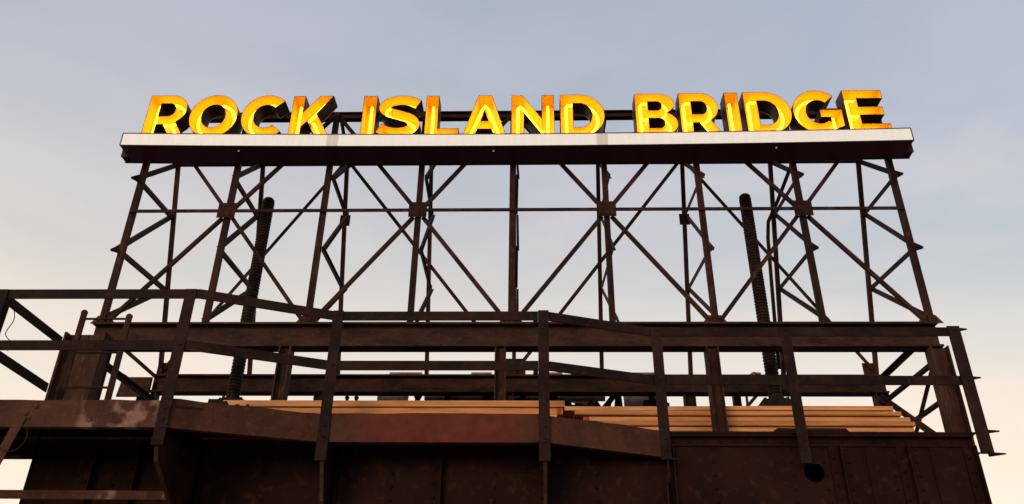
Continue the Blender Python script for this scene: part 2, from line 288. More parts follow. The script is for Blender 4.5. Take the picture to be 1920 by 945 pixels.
# ------------------------------------------------------------------ cantilevered walkway (deck, fascia, brackets)
YL, YC, YR = 5.59, 6.0, 6.32
wk = thing('walkway', V(0, 6.3, 1.7), 'narrow rusty walkway with kinked steel fascia hung on the girder', 'walkway')
mb = MB(); plate_poly(mb, [[(x * S, y * S) for x, y in [(-4.3, YL + .02), (-2.36, YL + .02), (-1.38, YC + .02), (.30, YC + .02), (1.22, YR + .015), (1.22, 6.34), (-4.3, 6.34)]]], V(0, 0, 1.87), XA, YA, ZA, .02 * S)
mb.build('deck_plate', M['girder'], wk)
def fascia(x0, y0, x1, y1, z0a, z0b, ht, mat):
    mb = MB(); p0 = V(x0, y0, z0a); p1 = V(x1, y1, z0b); d = (p1 - p0); d.z = 0; d.normalize(); nb = ZA.cross(d)
    t = .014 * S; h = ht * S; fl = .06 * S
    n = 14; rag = [0 if i in (0, n) else random.uniform(-.004, .006) * S for i in range(n + 1)]
    for a0, a1, b0, b1 in ((0, t, 0, None), (t, fl, 0, t)):
        vs = []
        for i in range(n + 1):
            p = p0.lerp(p1, i / n); tp = (h + rag[i]) if b1 is None else b1
            vs += [p + nb * a0 + ZA * b0, p + nb * a1 + ZA * b0, p + nb * a1 + ZA * tp, p + nb * a0 + ZA * tp]
        fs = [(0, 3, 2, 1), tuple(4 * n + k for k in range(4))]
        for i in range(n): fs += [(4 * i + k, 4 * i + (k + 1) % 4, 4 * i + 4 + (k + 1) % 4, 4 * i + 4 + k) for k in range(4)]
        mb.add(vs, fs)
    return mb.build('fascia_plate', mat, wk)
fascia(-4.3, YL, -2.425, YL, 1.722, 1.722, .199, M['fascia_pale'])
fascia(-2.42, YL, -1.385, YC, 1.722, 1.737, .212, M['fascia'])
fascia(-1.38, YC, .262, YC, 1.738, 1.738, .219, M['fascia'])['label'] = 'fascia plate with a red patch'
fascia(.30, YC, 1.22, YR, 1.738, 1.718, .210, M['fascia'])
for x, yf in ((-4.12, YL), (-2.445, YL), (-1.37, YC), (.285, YC), (1.235, YR - .02)):
    mb = MB(); yr = 6.40 if yf < 6.2 else 6.345
    plate_poly(mb, [[(y * S, z * S) for y, z in [(yf + .02, 1.865), (yf + .02, 1.60), (yf + .07, 1.50), (max(yf + .1, 6.2), 1.18), (yr, .95), (yr, 1.865)]]], V(x, 0, 0), YA, ZA, XA, .014 * S)
    br = mb.build('bracket', M['girder'], wk)
    mb = MB(); bar(mb, V(x + .007, yf + .015, 1.60), V(x + .007, yf + .065, 1.50), .028 * S, .012 * S, XA); bar(mb, V(x + .007, yf + .068, 1.498), V(x + .007, max(yf + .1, 6.2) - .003, 1.178), .028 * S, .012 * S, XA); mb.build('edge_strip', M['beam'], br)
for i, y in enumerate((5.9, 6.15)):
    mb = MB(); angle(mb, V(-4.3, y, 1.862), V(-2.46, y, 1.862), .06 * S, Vector((0, 0, -1)), 1); mb.build('joist', M['girder'], wk)
mb = MB(); ubox(mb, -4.5, GX0 + .02, 6.375, 6.400, 1.705, 1.893); ubox(mb, -4.5, GX0 - .022, 6.27, 6.346, 1.705, 1.72); mb.build('end_beam', M['girder'], wk)
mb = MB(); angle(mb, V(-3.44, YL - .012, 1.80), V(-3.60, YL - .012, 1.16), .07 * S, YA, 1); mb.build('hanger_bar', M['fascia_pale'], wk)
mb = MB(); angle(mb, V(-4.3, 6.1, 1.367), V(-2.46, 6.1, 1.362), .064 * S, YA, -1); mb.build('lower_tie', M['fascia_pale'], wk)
mb = MB()
for x, z in ((-3.36, 1.87), (-3.39, 1.785), (-2.95, 1.775), (-3.42, 1.82)): rivet(mb, V(x, YL, z), NY, .02 * S)
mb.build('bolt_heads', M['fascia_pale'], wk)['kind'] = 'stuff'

# ------------------------------------------------------------------ railing along the walkway and girder
rl = thing('walkway_railing', V(0, 6.1, 1.7), 'dark steel angle railing zigzagging along the walkway above the girder', 'railing')
def rail(p0, p1, w=.078):
    mb = MB(); d, b, a = axes(p0, p1, YA if abs((p1 - p0).normalized().y) < .9 else -XA); t = w * .14 * S; w_ = w * S
    mb.prism([(0, -w_), (t, -w_), (t, 0), (0, 0)], p0, p1, b, ZA)            # upright leg facing the camera
    e0 = p0 - d * .0; e1 = p1
    mb.prism([(t, -t), (w_ * .85, -t), (w_ * .85, 0), (t, 0)], e0, e1, b, ZA)  # top leg
    return mb.build('rail', M['rail'], rl)
ZT, ZM = 2.812, 2.386
for z in (ZT, ZM):
    rail(V(-3.95, YL, z), V(-2.36, YL, z)); rail(V(-2.358, YL, z), V(-1.385, YC, z)); rail(V(-1.383, YC, z), V(.245, YC, z)); rail(V(.335, YC + .01, z), V(1.19, YR, z)); rail(V(1.193, YR, z), V(3.73, YR, z))
    # return rail at the near end, running back to the ladder
    rail(V(-3.91, YL + .06, z - .002), V(-3.91, 6.52, z - .002))
    mb = MB(); plate_poly(mb, [[(-.002 * S, 0), (.085 * S, .018 * S), (.0 * S, .075 * S)]], V(3.731, YR - .002, z - .004), XA, YA, ZA, -.012 * S); mb.build('rail_end_tip', M['rail'], rl)
def post(x, y, z0, z1, w=.088, flip=1):
    mb = MB(); angle(mb, V(x, y, z0), V(x, y, z1), w * S, YA, flip, t=.012 * S, w2=.075 * S); return mb.build('post', M['rail'], rl)
post(-3.90, YL - .013, 1.60, ZT - .004, .09); post(-2.425, YL - .013, 1.592, ZT - .004, .085, -1); post(-1.372, YC - .013, 1.597, ZT + .004, .085, -1)
post(.288, YC - .013, 1.597, ZT + .004, .085, 1); post(1.232, YR - .013, 1.698, ZT - .004, .085, 1); post(2.30, YR - .013, 1.672, ZT - .004, .085, 1); post(3.69, YR - .014, 1.75, ZT + .006, .10, 1)
for z in (ZT - .04, ZM - .04):
    mb = MB(); ubox(mb, .205, .244, YC + .012, YC + .045, z - .06, z + .03); mb.build('splice_clip', M['rail'], rl)
for x, y, z in ((1.27, YR, 1.70), (2.335, YR, 1.67), (-2.40, YL - .02, 1.715), (.255, YC - .02, 1.735)):
    mb = MB(); plate_poly(mb, [[(-.03 * S, 0), (.06 * S, 0), (.0, .075 * S)]], V(x, y, z), XA, YA, ZA, .01 * S); mb.build('clip_ledge', M['rail'], rl)
for z in (1.93, 1.752):
    mb = MB(); plate_poly(mb, [[(0, 0), (.10 * S, .02 * S), (.0, .09 * S)]], V(3.742, YR - .004, z), XA, YA, ZA, .011 * S); mb.build('clip_ledge', M['rail'], rl)
mb = MB()
for x, y in ((-2.425, YL - .013), (-1.372, YC - .013), (.288, YC - .013), (1.232, YR - .013), (2.30, YR - .013), (3.69, YR - .014)):
    for z in (ZT - .03, ZM - .04, 1.86, 1.77):
        rivet(mb, V(x + .008, y - .0003, z), NY, .013 * S)
mb.build('bolt_heads', M['rail'], rl)['kind'] = 'stuff'

# ------------------------------------------------------------------ access ladder at the near end
ld = thing('access_ladder', V(-3.54, 6.55, DECK), 'short rusty access ladder with thin rungs beside the wide left column', 'ladder')
for x, z1, w in ((-3.80, 3.06, .05), (-3.385, 3.02, .05)):
    mb = MB(); bar(mb, V(x, 6.55, DECK - .03), V(x, 6.55, z1), w * S, .02 * S, XA); cyl(mb, V(x, 6.539, z1), V(x, 6.561, z1), .028 * S, 12); mb.build('stile', M['frame'], ld)
for z in (2.36, 2.68, 3.0):
    mb = MB(); cyl(mb, V(-3.775, 6.55, z), V(-3.41, 6.55, z), .011 * S, 8); mb.build('rung', M['wire'], ld)

# ------------------------------------------------------------------ sign frame
sf = thing('sign_frame', V(0, 7.4, DECK), 'tall open frame of rusty angle iron posts and cross braces holding up the letters', 'sign frame')
PX = [-3.890, -2.901, -1.927, -.954, -.002, .951, 1.909, 2.904, 3.895]
ZB, ZG, ZTOP, YF, YRB, YRT = 3.167, 4.402, 5.64, 7.0, 8.386, 7.583
def ry(z): return YRB + (YRT - YRB) * (z - ZB) / (5.675 - ZB)
ZRT = 5.50
# main beams
mb = MB(); hsec(mb, V(-3.96, YF + .06, 3.0445), V(3.94, YF + .06, 3.0445), .245 * S, .15 * S, ZA, tf=.02 * S, tw=.014 * S); mb.build('front_beam', M['beam'], sf)
mb = MB(); hsec(mb, V(-3.95, YRB + .03, 3.064), V(3.97, YRB + .03, 3.064), .20 * S, .14 * S, ZA, tf=.018 * S, tw=.012 * S); mb.build('rear_beam', M['beam'], sf)
# columns below the beams
for x, w in ((-2.085, .112), (-.095, .10), (1.838, .112), (3.885, .165)):
    mb = MB(); hsec(mb, V(x, YF + .03, DECK + .012), V(x, YF + .03, 2.920), w * S, .13 * S, XA, tf=.012 * S, tw=.01 * S)
    ubox(mb, x - w * .62, x + w * .62, YF - .05, YF + .11, DECK + .001, DECK + .0115); mb.build('column', M['column'], sf)
mb = MB(); hsec(mb, V(-3.995, YF + .05, DECK + .001), V(-3.995, YF + .05, 3.06), .39 * S, .16 * S, XA, tf=.022 * S, tw=.018 * S); ubox(mb, -4.20, -3.79, YF + .14, YF + .155, DECK, 3.0); mb.build('column', M['column'], sf)['label'] = 'wide left end column'
for x, w in ((-2.105, .09), (-.05, .09), (1.872, .115), (3.894, .14), (-3.97, .2)):
    mb = MB(); hsec(mb, V(x, YRB + .03, DECK + .001), V(x, YRB + .03, 2.962), w * S, .11 * S, XA, tf=.012 * S, tw=.01 * S); mb.build('column', M['column'], sf)
mb = MB(); plate_poly(mb, [[(x * S, z * S) for x, z in [(-4.28, 2.90), (-3.93, 2.90), (-3.93, 3.12), (-4.19, 3.12), (-4.25, 3.16)]]], V(0, YRB - .06, 0), XA, ZA, YA, .02 * S); mb.build('end_gusset', M['column'], sf)
# front posts, rear legs
for i, x in enumerate(PX):
    mb = MB(); angle(mb, V(x, YF, ZB + .001), V(x, YF, ZTOP + .03), .057 * S, YA, 1 if x < 0 else -1, w2=.05 * S); mb.build('post', M['frame'], sf)
    mb = MB(); angle(mb, V(x, YRB, ZB + .001), V(x, ry(ZRT), ZRT), .043 * S, YA, 1 if x < 0 else -1, w2=.04 * S); mb.build('rear_leg', M['frame'], sf)
    # zigzag braces between post and rear leg
    sgn = -1 if i < 2 else 1
    nodes = [('f', 5.60), ('r', 5.44), ('f', 4.83), ('r', 4.86), ('f', 3.975), ('r', 4.06), ('f', 3.19)]
    xf = x + sgn * (.036 if i != 1 else .0); xr = x + sgn * (.012 if i in (2, 3, 4) else 0); hx = Vector((sgn, 0, 0))
    for (ka, za), (kb, zb_) in zip(nodes[:-1], nodes[1:]):
        pa = V(xf, YF + .02, za) if ka == 'f' else V(xr, ry(za) - .006, za); pb = V(xf, YF + .02, zb_) if kb == 'f' else V(xr, ry(zb_) - .006, zb_); dd = (pb - pa).normalized()
        if ka == 'r':                                   # lower end pokes out past the post on some frames, upper end past the leg on others
            if i in (0, 5, 6, 7, 8) and zb_ > 3.5:
                mb = MB(); plate_poly(mb, [[((YF + .045) * S, (zb_ + .075) * S), ((YF + .045) * S, (zb_ - .03) * S), ((YF - .10) * S, (zb_ - .085) * S), ((YF - .115) * S, (zb_ - .07) * S)]], V(xf + sgn * .001, 0, 0) - ZA * 0, YA, ZA, hx, .008 * S); mb.build('brace_tip', M['frame'], sf)
            pa = pa - dd * (.12 if i in (2, 3, 4) else -.02) * S
        off = hx * (.002 if ka == 'f' else .012) * S
        mb = MB(); angle(mb, pa + off, pb + off, .054 * S, hx, 1, w2=.026 * S); mb.build('zigzag_brace', M['frame'], sf)
# top chord, middle bar, rear chord
mb = MB(); hsec(mb, V(-3.93, YF + .055, 5.655), V(3.93, YF + .055, 5.655), .088 * S, .07 * S, ZA, tf=.012 * S, tw=.01 * S); mb.build('top_chord', M['frame'], sf)
mb = MB(); bar(mb, V(-3.905, YF - .016, ZG), V(3.91, YF - .016, ZG), .032 * S, .016 * S, ZA); mb.build('middle_bar', M['frame'], sf)
mb = MB(); angle(mb, V(-3.93, ry(5.50) - .01, 5.47), V(3.93, ry(5.50) - .01, 5.47), .06 * S, YA, 1); mb.build('rear_chord', M['frame'], sf)
# front diagonals through the gussets
for g in (1, 3, 5, 7):
    gx = PX[g]
    for s_ in (-1, 1):
        xo = PX[g + s_]
        lo = V(xo - s_ * .05, YF + .016, ZB + .03); hi = V(xo - s_ * .04, YF + .016, ZTOP - .02)
        c_lo = V(gx + s_ * .05, YF + .016, ZG - .06); c_hi = V(gx + s_ * .05, YF + .016, ZG + .06)
        for a_, b_ in ((c_lo, lo), (c_hi, hi)):
            mb = MB(); angle(mb, a_, b_, .039 * S, YA, s_, w2=.028 * S); mb.build('diagonal_brace', M['frame'], sf)
    mb = MB(); plate_poly(mb, [[(gx + x) * S, (ZG + z) * S] for x, z in []] or [[((gx - .092) * S, (ZG - .088) * S), ((gx + .092) * S, (ZG - .088) * S), ((gx + .092) * S, (ZG + .088) * S), ((gx - .092) * S, (ZG + .088) * S)]], V(0, YF - .030, 0), XA, ZA, YA, .004 * S)
    for dx in (-.065, -.02, .03, .065):
        for dz in (-.06, .06): rivet(mb, V(gx + dx, YF - .0305, ZG + dz), NY, .009 * S)
    mb.build('gusset_plate', M['frame'], sf)
# foot gussets where braces meet the front beam
for i in (0, 2, 4, 6, 8):
    mb = MB(); x = PX[i]; plate_poly(mb, [[(x - .13) * S, 0]] and [[((x - .12) * S, (ZB + .002) * S), ((x + .12) * S, (ZB + .002) * S), ((x + .06) * S, (ZB + .085) * S), ((x - .06) * S, (ZB + .085) * S)]], V(0, YF + .026, 0), XA, ZA, YA, .006 * S); mb.build('foot_gusset', M['foot'], sf)
# rear diagonals
for top, bot in ((2, 0), (2, 4), (6, 4), (6, 8)):
    s_ = 1 if PX[bot] > PX[top] else -1
    mb = MB(); angle(mb, V(PX[top] + s_ * .05, ry(5.46) + .03, 5.46), V(PX[bot] - s_ * .03, ry(3.24) + .03, 3.24), .040 * S, YA, -s_, w2=.03 * S); mb.build('rear_diagonal', M['frame'], sf)
for i in (2, 6):
    mb = MB(); x = PX[i]; ubox(mb, x - .10, x + .10, ry(5.46) + .012, ry(5.46) + .020, 5.435, 5.53); mb.build('rear_gusset', M['frame'], sf)
    mb = MB(); ubox(mb, x - .055, x + .06, ry(4.86) + .032, ry(4.86) + .040, 4.76, 4.90); mb.build('rear_gusset', M['frame'], sf)
for i, (x0, x1, z1) in {0: (-.05, .12, 3.32), 4: (-.14, .125, 3.37), 8: (-.125, .01, 3.32)}.items():
    mb = MB(); ubox(mb, PX[i] + x0, PX[i] + x1, ry(3.24) + .05, ry(3.24) + .058, ZB + .002, z1); mb.build('rear_gusset', M['frame'], sf)
# ties between front and rear beams, end bracing
for x in (-3.90, 3.90):
    mb = MB(); angle(mb, V(x, YF + .14, 3.13), V(x, YRB - .05, 3.13), .055 * S, -ZA, 1); mb.build('beam_tie', M['frame'], sf)
    mb = MB(); angle(mb, V(x, YF + .10, 2.83), V(x, YRB - .04, 2.86), .06 * S, XA if x < 0 else -XA, 1); mb.build('beam_tie', M['frame'], sf)
mb = MB(); angle(mb, V(3.90, YF + .08, 2.88), V(3.90, YRB - .05, 2.0), .05 * S, -XA, 1); mb.build('end_brace', M['column'], sf)
mb = MB(); angle(mb, V(3.87, YRB - .04, 2.93), V(3.87, YF + .09, 2.0), .05 * S, -XA, -1); mb.build('end_brace', M['column'], sf)
mb = MB(); angle(mb, V(3.93, YF + .10, 2.49), V(3.93, YRB - .04, 2.51), .055 * S, -XA, 1); mb.build('end_brace', M['column'], sf)

# ------------------------------------------------------------------ illuminated shelf under the letters
def sag(x): return .040 * (x / 4.0) ** 2
sh = thing('light_box_shelf', V(0, 6.8, 4.95), 'long white lit shelf with dark maroon underside below the letters', 'light box')
YS0, YS1, ZS0, ZS1, XS = 6.65, 6.95, 4.945, 5.104, 4.005
def swept(mb, x0, x1, y0, y1, z0, z1, n=24, mi=0):
    vs = []
    for i in range(n + 1):
        x = x0 + (x1 - x0) * i / n; d = sag(x); vs += [V(x, y0, z0 + d), V(x, y1, z0 + d), V(x, y1, z1 + d), V(x, y0, z1 + d)]
    fs = [(0, 3, 2, 1), tuple(4 * n + k for k in range(4))]
    for i in range(n): fs += [(4 * i + k, 4 * i + (k + 1) % 4, 4 * i + 4 + (k + 1) % 4, 4 * i + 4 + k) for k in range(4)]
    return mb.add(vs, fs, mi)
mb = MB(); swept(mb, -XS, XS, YS0 + .014, YS1, ZS0 + .004, ZS1 - .004); mb.build('cabinet', M['maroon'], sh)
edges = [-XS + .006, -1.83, .905, XS - .006]
for a_, b_ in zip(edges[:-1], edges[1:]):
    mb = MB(); swept(mb, a_ + .0015, b_ - .0015, YS0 + .002, YS0 + .013, ZS0 + .008, ZS1 - .008); mb.build('face_panel', M['acrylic'], sh)
for x in (-1.83, .905):
    for x0, x1 in ((x - .055, x - .003), (x + .003, x + .06)):
        mb = MB(); swept(mb, x0, x1, YS0 + .0005, YS0 + .0018, ZS0 + .009, ZS1 - .009, n=2); mb.build('seam_strip', M['acrylic_seam'], sh)
mb = MB(); swept(mb, -XS, XS, YS0 - .004, YS0 + .0135, ZS1 - .007, ZS1); swept(mb, -XS, XS, YS0 - .004, YS0 + .0135, ZS0, ZS0 + .007)
for x in (-XS - .001, XS - .005): swept(mb, x, x + .006, YS0 - .003, YS0 + .0135, ZS0 + .0072, ZS1 - .0072, n=1)
mb.build('face_trim', M['letter_side'], sh)
mb = MB(); swept(mb, -4.083, 4.083, 6.951, 6.968, ZS0 + .002, ZS0 + .12); mb.build('backing_beam', M['maroon'], sh)
for sx in (-1, 1):
    mb = MB(); swept(mb, sx * 4.006 if sx > 0 else -4.083, 4.083 if sx > 0 else -4.006, 6.85, 6.862, ZS0 + .005, ZS0 + .12, n=2); swept(mb, sx * 4.07 - .01, sx * 4.07 + .01, 6.863, 6.950, ZS0 + .008, ZS0 + .1, n=1); mb.build('end_wing', M['maroon'], sh)
for x in (-2.80, -.19, 2.66):
    mb = MB(); cyl(mb, V(x, 6.73, ZS0 + sag(x) - .001), V(x, 6.73, ZS0 + sag(x) + .006), .009 * S, 8); mb.build('soffit_gap_glow', M['acrylic'], sh)  # glowing discs standing in for cabinet light leaking through soffit gaps

# ------------------------------------------------------------------ channel letters with neon inside
def arc(cx, cy, rx, ry_, a0, a1, n=14): return [(cx + rx * math.cos(math.radians(a0 + (a1 - a0) * i / n)), cy + ry_ * math.sin(math.radians(a0 + (a1 - a0) * i / n))) for i in range(n + 1)]
def catmull(P, n=7):
    Q = [(2 * P[0][0] - P[1][0], 2 * P[0][1] - P[1][1])] + P + [(2 * P[-1][0] - P[-2][0], 2 * P[-1][1] - P[-2][1])]; out_ = []
    for i in range(1, len(Q) - 2):
        for k in range(n):
            t = k / n; o_ = []
            for c in (0, 1):
                p0, p1, p2, p3 = Q[i - 1][c], Q[i][c], Q[i + 1][c], Q[i + 2][c]
                o_.append(.5 * (2 * p1 + (p2 - p0) * t + (2 * p0 - 5 * p1 + 4 * p2 - p3) * t * t + (3 * p1 - p0 - 3 * p2 + p3) * t ** 3))
            out_.append(tuple(o_))
    return out_ + [P[-1]]
def stroke(path, w):
    l, r = [], []
    for i, p in enumerate(path):
        q0, q1 = path[max(i - 1, 0)], path[min(i + 1, len(path) - 1)]; dx, dy = q1[0] - q0[0], q1[1] - q0[1]; k = math.hypot(dx, dy)
        l.append((p[0] - dy / k * w / 2, p[1] + dx / k * w / 2)); r.append((p[0] + dy / k * w / 2, p[1] - dx / k * w / 2))
    return r + l[::-1]
s0 = .25
S_PATH = catmull([(.765, .785), (.60, .865), (.42, .888), (.22, .835), (.135, .715), (.22, .60), (.42, .525), (.62, .44), (.70, .295), (.60, .160), (.40, .112), (.22, .140), (.045, .225)])
GL = {
 'I': (.26, [[(0, 0), (.26, 0), (.26, 1), (0, 1)]], [[(.13, -.02), (.13, .86)]]),
 'L': (.66, [[(0, 0), (.66, 0), (.66, .21), (s0, .21), (s0, 1), (0, 1)]], [[(.125, .86), (.125, .10), (.58, .10)]]),
 'E': (.77, [[(0, 0), (.77, 0), (.77, .20), (s0, .20), (s0, .405), (.70, .405), (.70, .60), (s0, .60), (s0, .80), (.74, .80), (.74, 1), (0, 1)]], [[(.62, .87), (.125, .87), (.125, .10), (.64, .10)], [(.16, .50), (.58, .50)]]),
 'K': (.86, [[(0, 0), (s0, 0), (s0, .26), (.36, .38), (.57, 0), (.87, 0), (.54, .56), (.85, 1), (.56, 1), (s0, .61), (s0, 1), (0, 1)]], [[(.125, .86), (.125, -.02)], [(.64, .92), (.34, .50)], [(.44, .46), (.68, .02)]]),
 'A': (.92, [[(0, 0), (.25, 0), (.32, .19), (.60, .19), (.67, 0), (.92, 0), (.60, 1), (.32, 1)], [(.385, .38), (.46, .63), (.535, .38)]], [[(.10, -.02), (.41, .82), (.46, .88), (.51, .82), (.82, -.02)], [(.27, .28), (.65, .28)]]),
 'N': (.82, [[(0, 0), (.24, 0), (.24, .57), (.61, 0), (.82, 0), (.82, 1), (.58, 1), (.58, .43), (.21, 1), (0, 1)]], [[(.12, -.02), (.12, .80), (.16, .86), (.22, .80), (.70, .02)], [(.70, .0), (.70, .86)]]),
 'D': (.86, [[(0, 0), (.37, 0)] + arc(.37, .5, .49, .5, -85, 85, 20) + [(.37, 1), (0, 1)], [(s0, .21), (s0, .79), (.37, .79)] + arc(.37, .5, .245, .29, 85, -85, 16) + [(.37, .21)]], [[(.125, .10), (.125, .84), (.16, .88), (.37, .88)] + arc(.37, .5, .37, .38, 80, -80, 12) + [(.37, .10), (.125, .10)]]),
 'R': (.84, [[(0, 0), (s0, 0), (s0, .29), (.375, .29), (.555, 0), (.84, 0), (.63, .34)] + arc(.45, .655, .35, .345, -55, 85, 14) + [(.45, 1), (0, 1)], [(s0, .49), (s0, .80), (.43, .80)] + arc(.43, .645, .135, .155, 80, -80, 10) + [(.43, .49)]], [[(.125, -.02), (.125, .84), (.16, .88), (.44, .88)] + arc(.44, .645, .24, .24, 80, -80, 10) + [(.44, .39), (.16, .39)], [(.48, .37), (.68, .02)]]),
 'B': (.80, [[(0, 0), (.47, 0)] + arc(.47, .285, .33, .285, -85, 62, 14) + arc(.45, .755, .31, .245, -58, 85, 12) + [(.45, 1), (0, 1)], [(s0, .18), (s0, .41), (.45, .41)] + arc(.45, .295, .10, .115, 80, -80, 8) + [(.45, .18)], [(s0, .60), (s0, .81), (.42, .81)] + arc(.42, .705, .095, .105, 80, -80, 8) + [(.42, .60)]], [[(.125, .09), (.125, .84), (.16, .89), (.43, .89)] + arc(.43, .70, .21, .19, 80, -70, 8) + [(.50, .50)] + arc(.45, .30, .23, .20, 70, -80, 8) + [(.44, .09), (.125, .09)], [(.16, .505), (.45, .505)]]),
 'O': (.96, [arc(.48, .5, .48, .515, 0, 350, 35), arc(.48, .5, .235, .275, 0, -350, 35)], [arc(.48, .5, .36, .395, 100, 440, 36)]),
 'C': (.86, [arc(.48, .5, .48, .515, 45, 315, 30) + arc(.48, .5, .235, .275, 312, 48, 24)], [arc(.48, .5, .36, .395, 52, 308, 28)]),
 'G': (.92, [arc(.48, .5, .48, .515, 47, 312, 30) + [(.92, .16), (.92, .55), (.50, .55), (.50, .37), (.685, .37), (.685, .275)] + arc(.48, .5, .235, .275, 308, 50, 24)], [arc(.48, .5, .36, .395, 54, 300, 28) + [(.80, .18), (.80, .46), (.58, .46)]]),
 'S': (.83, [stroke(S_PATH, .232)], [S_PATH[2:-2]]),
}
def area(lp): return .5 * sum(lp[i][0] * lp[(i + 1) % len(lp)][1] - lp[(i + 1) % len(lp)][0] * lp[i][1] for i in range(len(lp)))
def inset(lp, t):
    n = len(lp); o_ = []
    for i in range(n):
        p0, p1, p2 = lp[i - 1], lp[i], lp[(i + 1) % n]
        d1 = Vector((p1[0] - p0[0], p1[1] - p0[1])).normalized(); d2 = Vector((p2[0] - p1[0], p2[1] - p1[1])).normalized()
        n1 = Vector((-d1.y, d1.x)); n2 = Vector((-d2.y, d2.x)); mm = n1 + n2; k = mm.length
        if k < .2: mm = n1; sc_ = 1
        else: mm = mm / k; sc_ = min(1 / max(mm.dot(n1), .3), 2.2)
        o_.append((p1[0] + mm.x * t * sc_, p1[1] + mm.y * t * sc_))
    return o_
CAP, YLF, YLB = .545, 6.708, 6.885
def letter(ch, x0, wd, label, cap=CAP):
    w, loops, tubes = GL[ch]; kx = wd / w; zb = ZS1 + .0015 + sag(x0 + wd / 2)
    root = thing('channel_letter', V(x0 + wd / 2, (YLF + YLB) / 2, zb), label, 'sign letter', 'letters of the bridge name')
    L3 = []
    for k, lp in enumerate(loops):
        lp = [(x * kx * S, max(z, 0) * cap * S) for x, z in lp]
        if (area(lp) > 0) != (k == 0): lp = lp[::-1]
        L3.append(lp)
    org = V(x0, YLF, zb); dep = (YLB - YLF) * S; t = .005 * S
    mb = MB()
    for lp in L3:
        ins = inset(lp, t); n = len(lp)
        P = lambda q, y: org + XA * q[0] + ZA * q[1] + YA * y
        vs = [P(q, 0) for q in lp] + [P(q, dep) for q in lp] + [P(q, 0) for q in ins] + [P(q, dep) for q in ins]
        for i in range(n):
            j = (i + 1) % n
            mb.add([vs[i], vs[j], vs[n + j], vs[n + i]], [(0, 1, 2, 3)], 0)          # outside
            mb.add([vs[2 * n + i], vs[2 * n + j], vs[3 * n + j], vs[3 * n + i]], [(3, 2, 1, 0)], 1)  # inside
            mb.add([vs[i], vs[j], vs[2 * n + j], vs[2 * n + i]], [(3, 2, 1, 0)], 0)  # lip
    mb.build('letter_return', [M['letter_side'], M['orange']], root)
    mb = MB(); plate_poly(mb, L3, org + YA * (dep + .0005), XA, ZA, YA, .006 * S); mb.mi = [0 if abs(1) else 0] * len(mb.f); mb.build('back_panel', M['orange'], root)
    mb = MB(); plate_poly(mb, L3, org + YA * (dep + .0065 * S + .001), XA, ZA, YA, .003 * S); mb.build('back_cover', M['letter_side'], root)
    mb = MB()
    for tp in tubes:
        pts = [org + XA * (x * kx * S) + ZA * (max(z, .02) * cap * S) + YA * (dep * .56) for x, z in tp]
        dense = []
        for a_, b_ in zip(pts[:-1], pts[1:]):
            dense += [a_.lerp(b_, i / 2) for i in range(2)]
        tube(mb, dense + [pts[-1]], .0150 * S, 8)
    mb.build('neon_tube', M['neon'], root, smooth=True)
    mb = MB()
    for tp in tubes:
        for x, z in (tp[len(tp) // 3], tp[-1]):
            p = org + XA * (x * kx * S) + ZA * (max(z, .06) * cap * S); cyl(mb, p + YA * (dep * .62), p + YA * dep, .008 * S, 6)
    mb.build('tube_standoffs', M['machine'], root)
LET = [('R', -3.852, .440, 'glowing amber letter R that begins the first word'), ('O', -3.392, .510, 'glowing round amber letter O in the first word'),
 ('C', -2.842, .462, 'glowing amber letter C between the O and the K'), ('K', -2.318, .430, 'glowing amber letter K closing the first word'),
 ('I', -1.570, .145, 'narrow amber letter I that begins the middle word'), ('S', -1.412, .462, 'curving amber letter S in the middle word'),
 ('L', -.908, .355, 'glowing amber letter L in the middle word'), ('A', -.520, .462, 'pointed amber letter A at the middle of the sign'),
 ('N', -.012, .445, 'glowing amber letter N beside the A'), ('D', .495, .460, 'amber letter D closing the middle word'),
 ('B', 1.272, .430, 'amber letter B that begins the last word'), ('R', 1.730, .420, 'amber letter R right after the letter B'),
 ('I', 2.206, .140, 'narrow amber letter I inside the last word'), ('D', 2.400, .475, 'amber letter D between the I and G of the last word'),
 ('G', 2.890, .500, 'glowing round amber letter G in the last word'), ('E', 3.430, .420, 'amber letter E at the far right end of the sign')]
for ch, x, w, lb in LET: letter(ch, x, w, lb)

# ------------------------------------------------------------------ ribbed pipes
def ribbed(x, y, z0, z1, label, cap_hex):
    root = thing('ribbed_pipe', V(x, y, DECK), label, 'pipe', 'ribbed standing pipes'); n = 20
    mb = MB(); prof = []; z = z0 + .03; pitch = .0345
    while z < z1 - .05:
        prof += [(.057, z), (.066, z + pitch * .25), (.066, z + pitch * .6), (.057, z + pitch * .85)]; z += pitch
    prof += [(.062, z), (.062, z1 - .02), (.045, z1), (.001, z1 + .002)]
    cs = [(math.cos(2 * math.pi * i / n), math.sin(2 * math.pi * i / n)) for i in range(n)]
    vs = [V(x + r_ * c, y + r_ * s_, zz) for r_, zz in prof for c, s_ in cs]; fs = []
    for i in range(len(prof) - 1): fs += [(i * n + k, i * n + (k + 1) % n, (i + 1) * n + (k + 1) % n, (i + 1) * n + k) for k in range(n)]
    mb.add(vs, fs); mb.build('ribbed_shaft', M['pipe'], root)
    mb = MB(); cyl(mb, V(x, y, z0), V(x, y, z0 + .03), .155 * S, 20, .13 * S); cyl(mb, V(x, y, z0 + .0305), V(x, y, z0 + .06), .09 * S, 18, .075 * S)
    for k in range(8):
        a_ = k * math.pi / 4 + .3; cyl(mb, V(x + .115 * math.cos(a_), y + .115 * math.sin(a_), z0 + .02), V(x + .115 * math.cos(a_), y + .115 * math.sin(a_), z0 + .055), .016 * S, 6)
    mb.build('base_flange', M['machine_dark'], root)
    mb = MB(); ubox(mb, x - .17, x + .17, y - .17, y + .17, DECK + .001, z0 - .0005); mb.build('pedestal', M['machine_dark'], root)
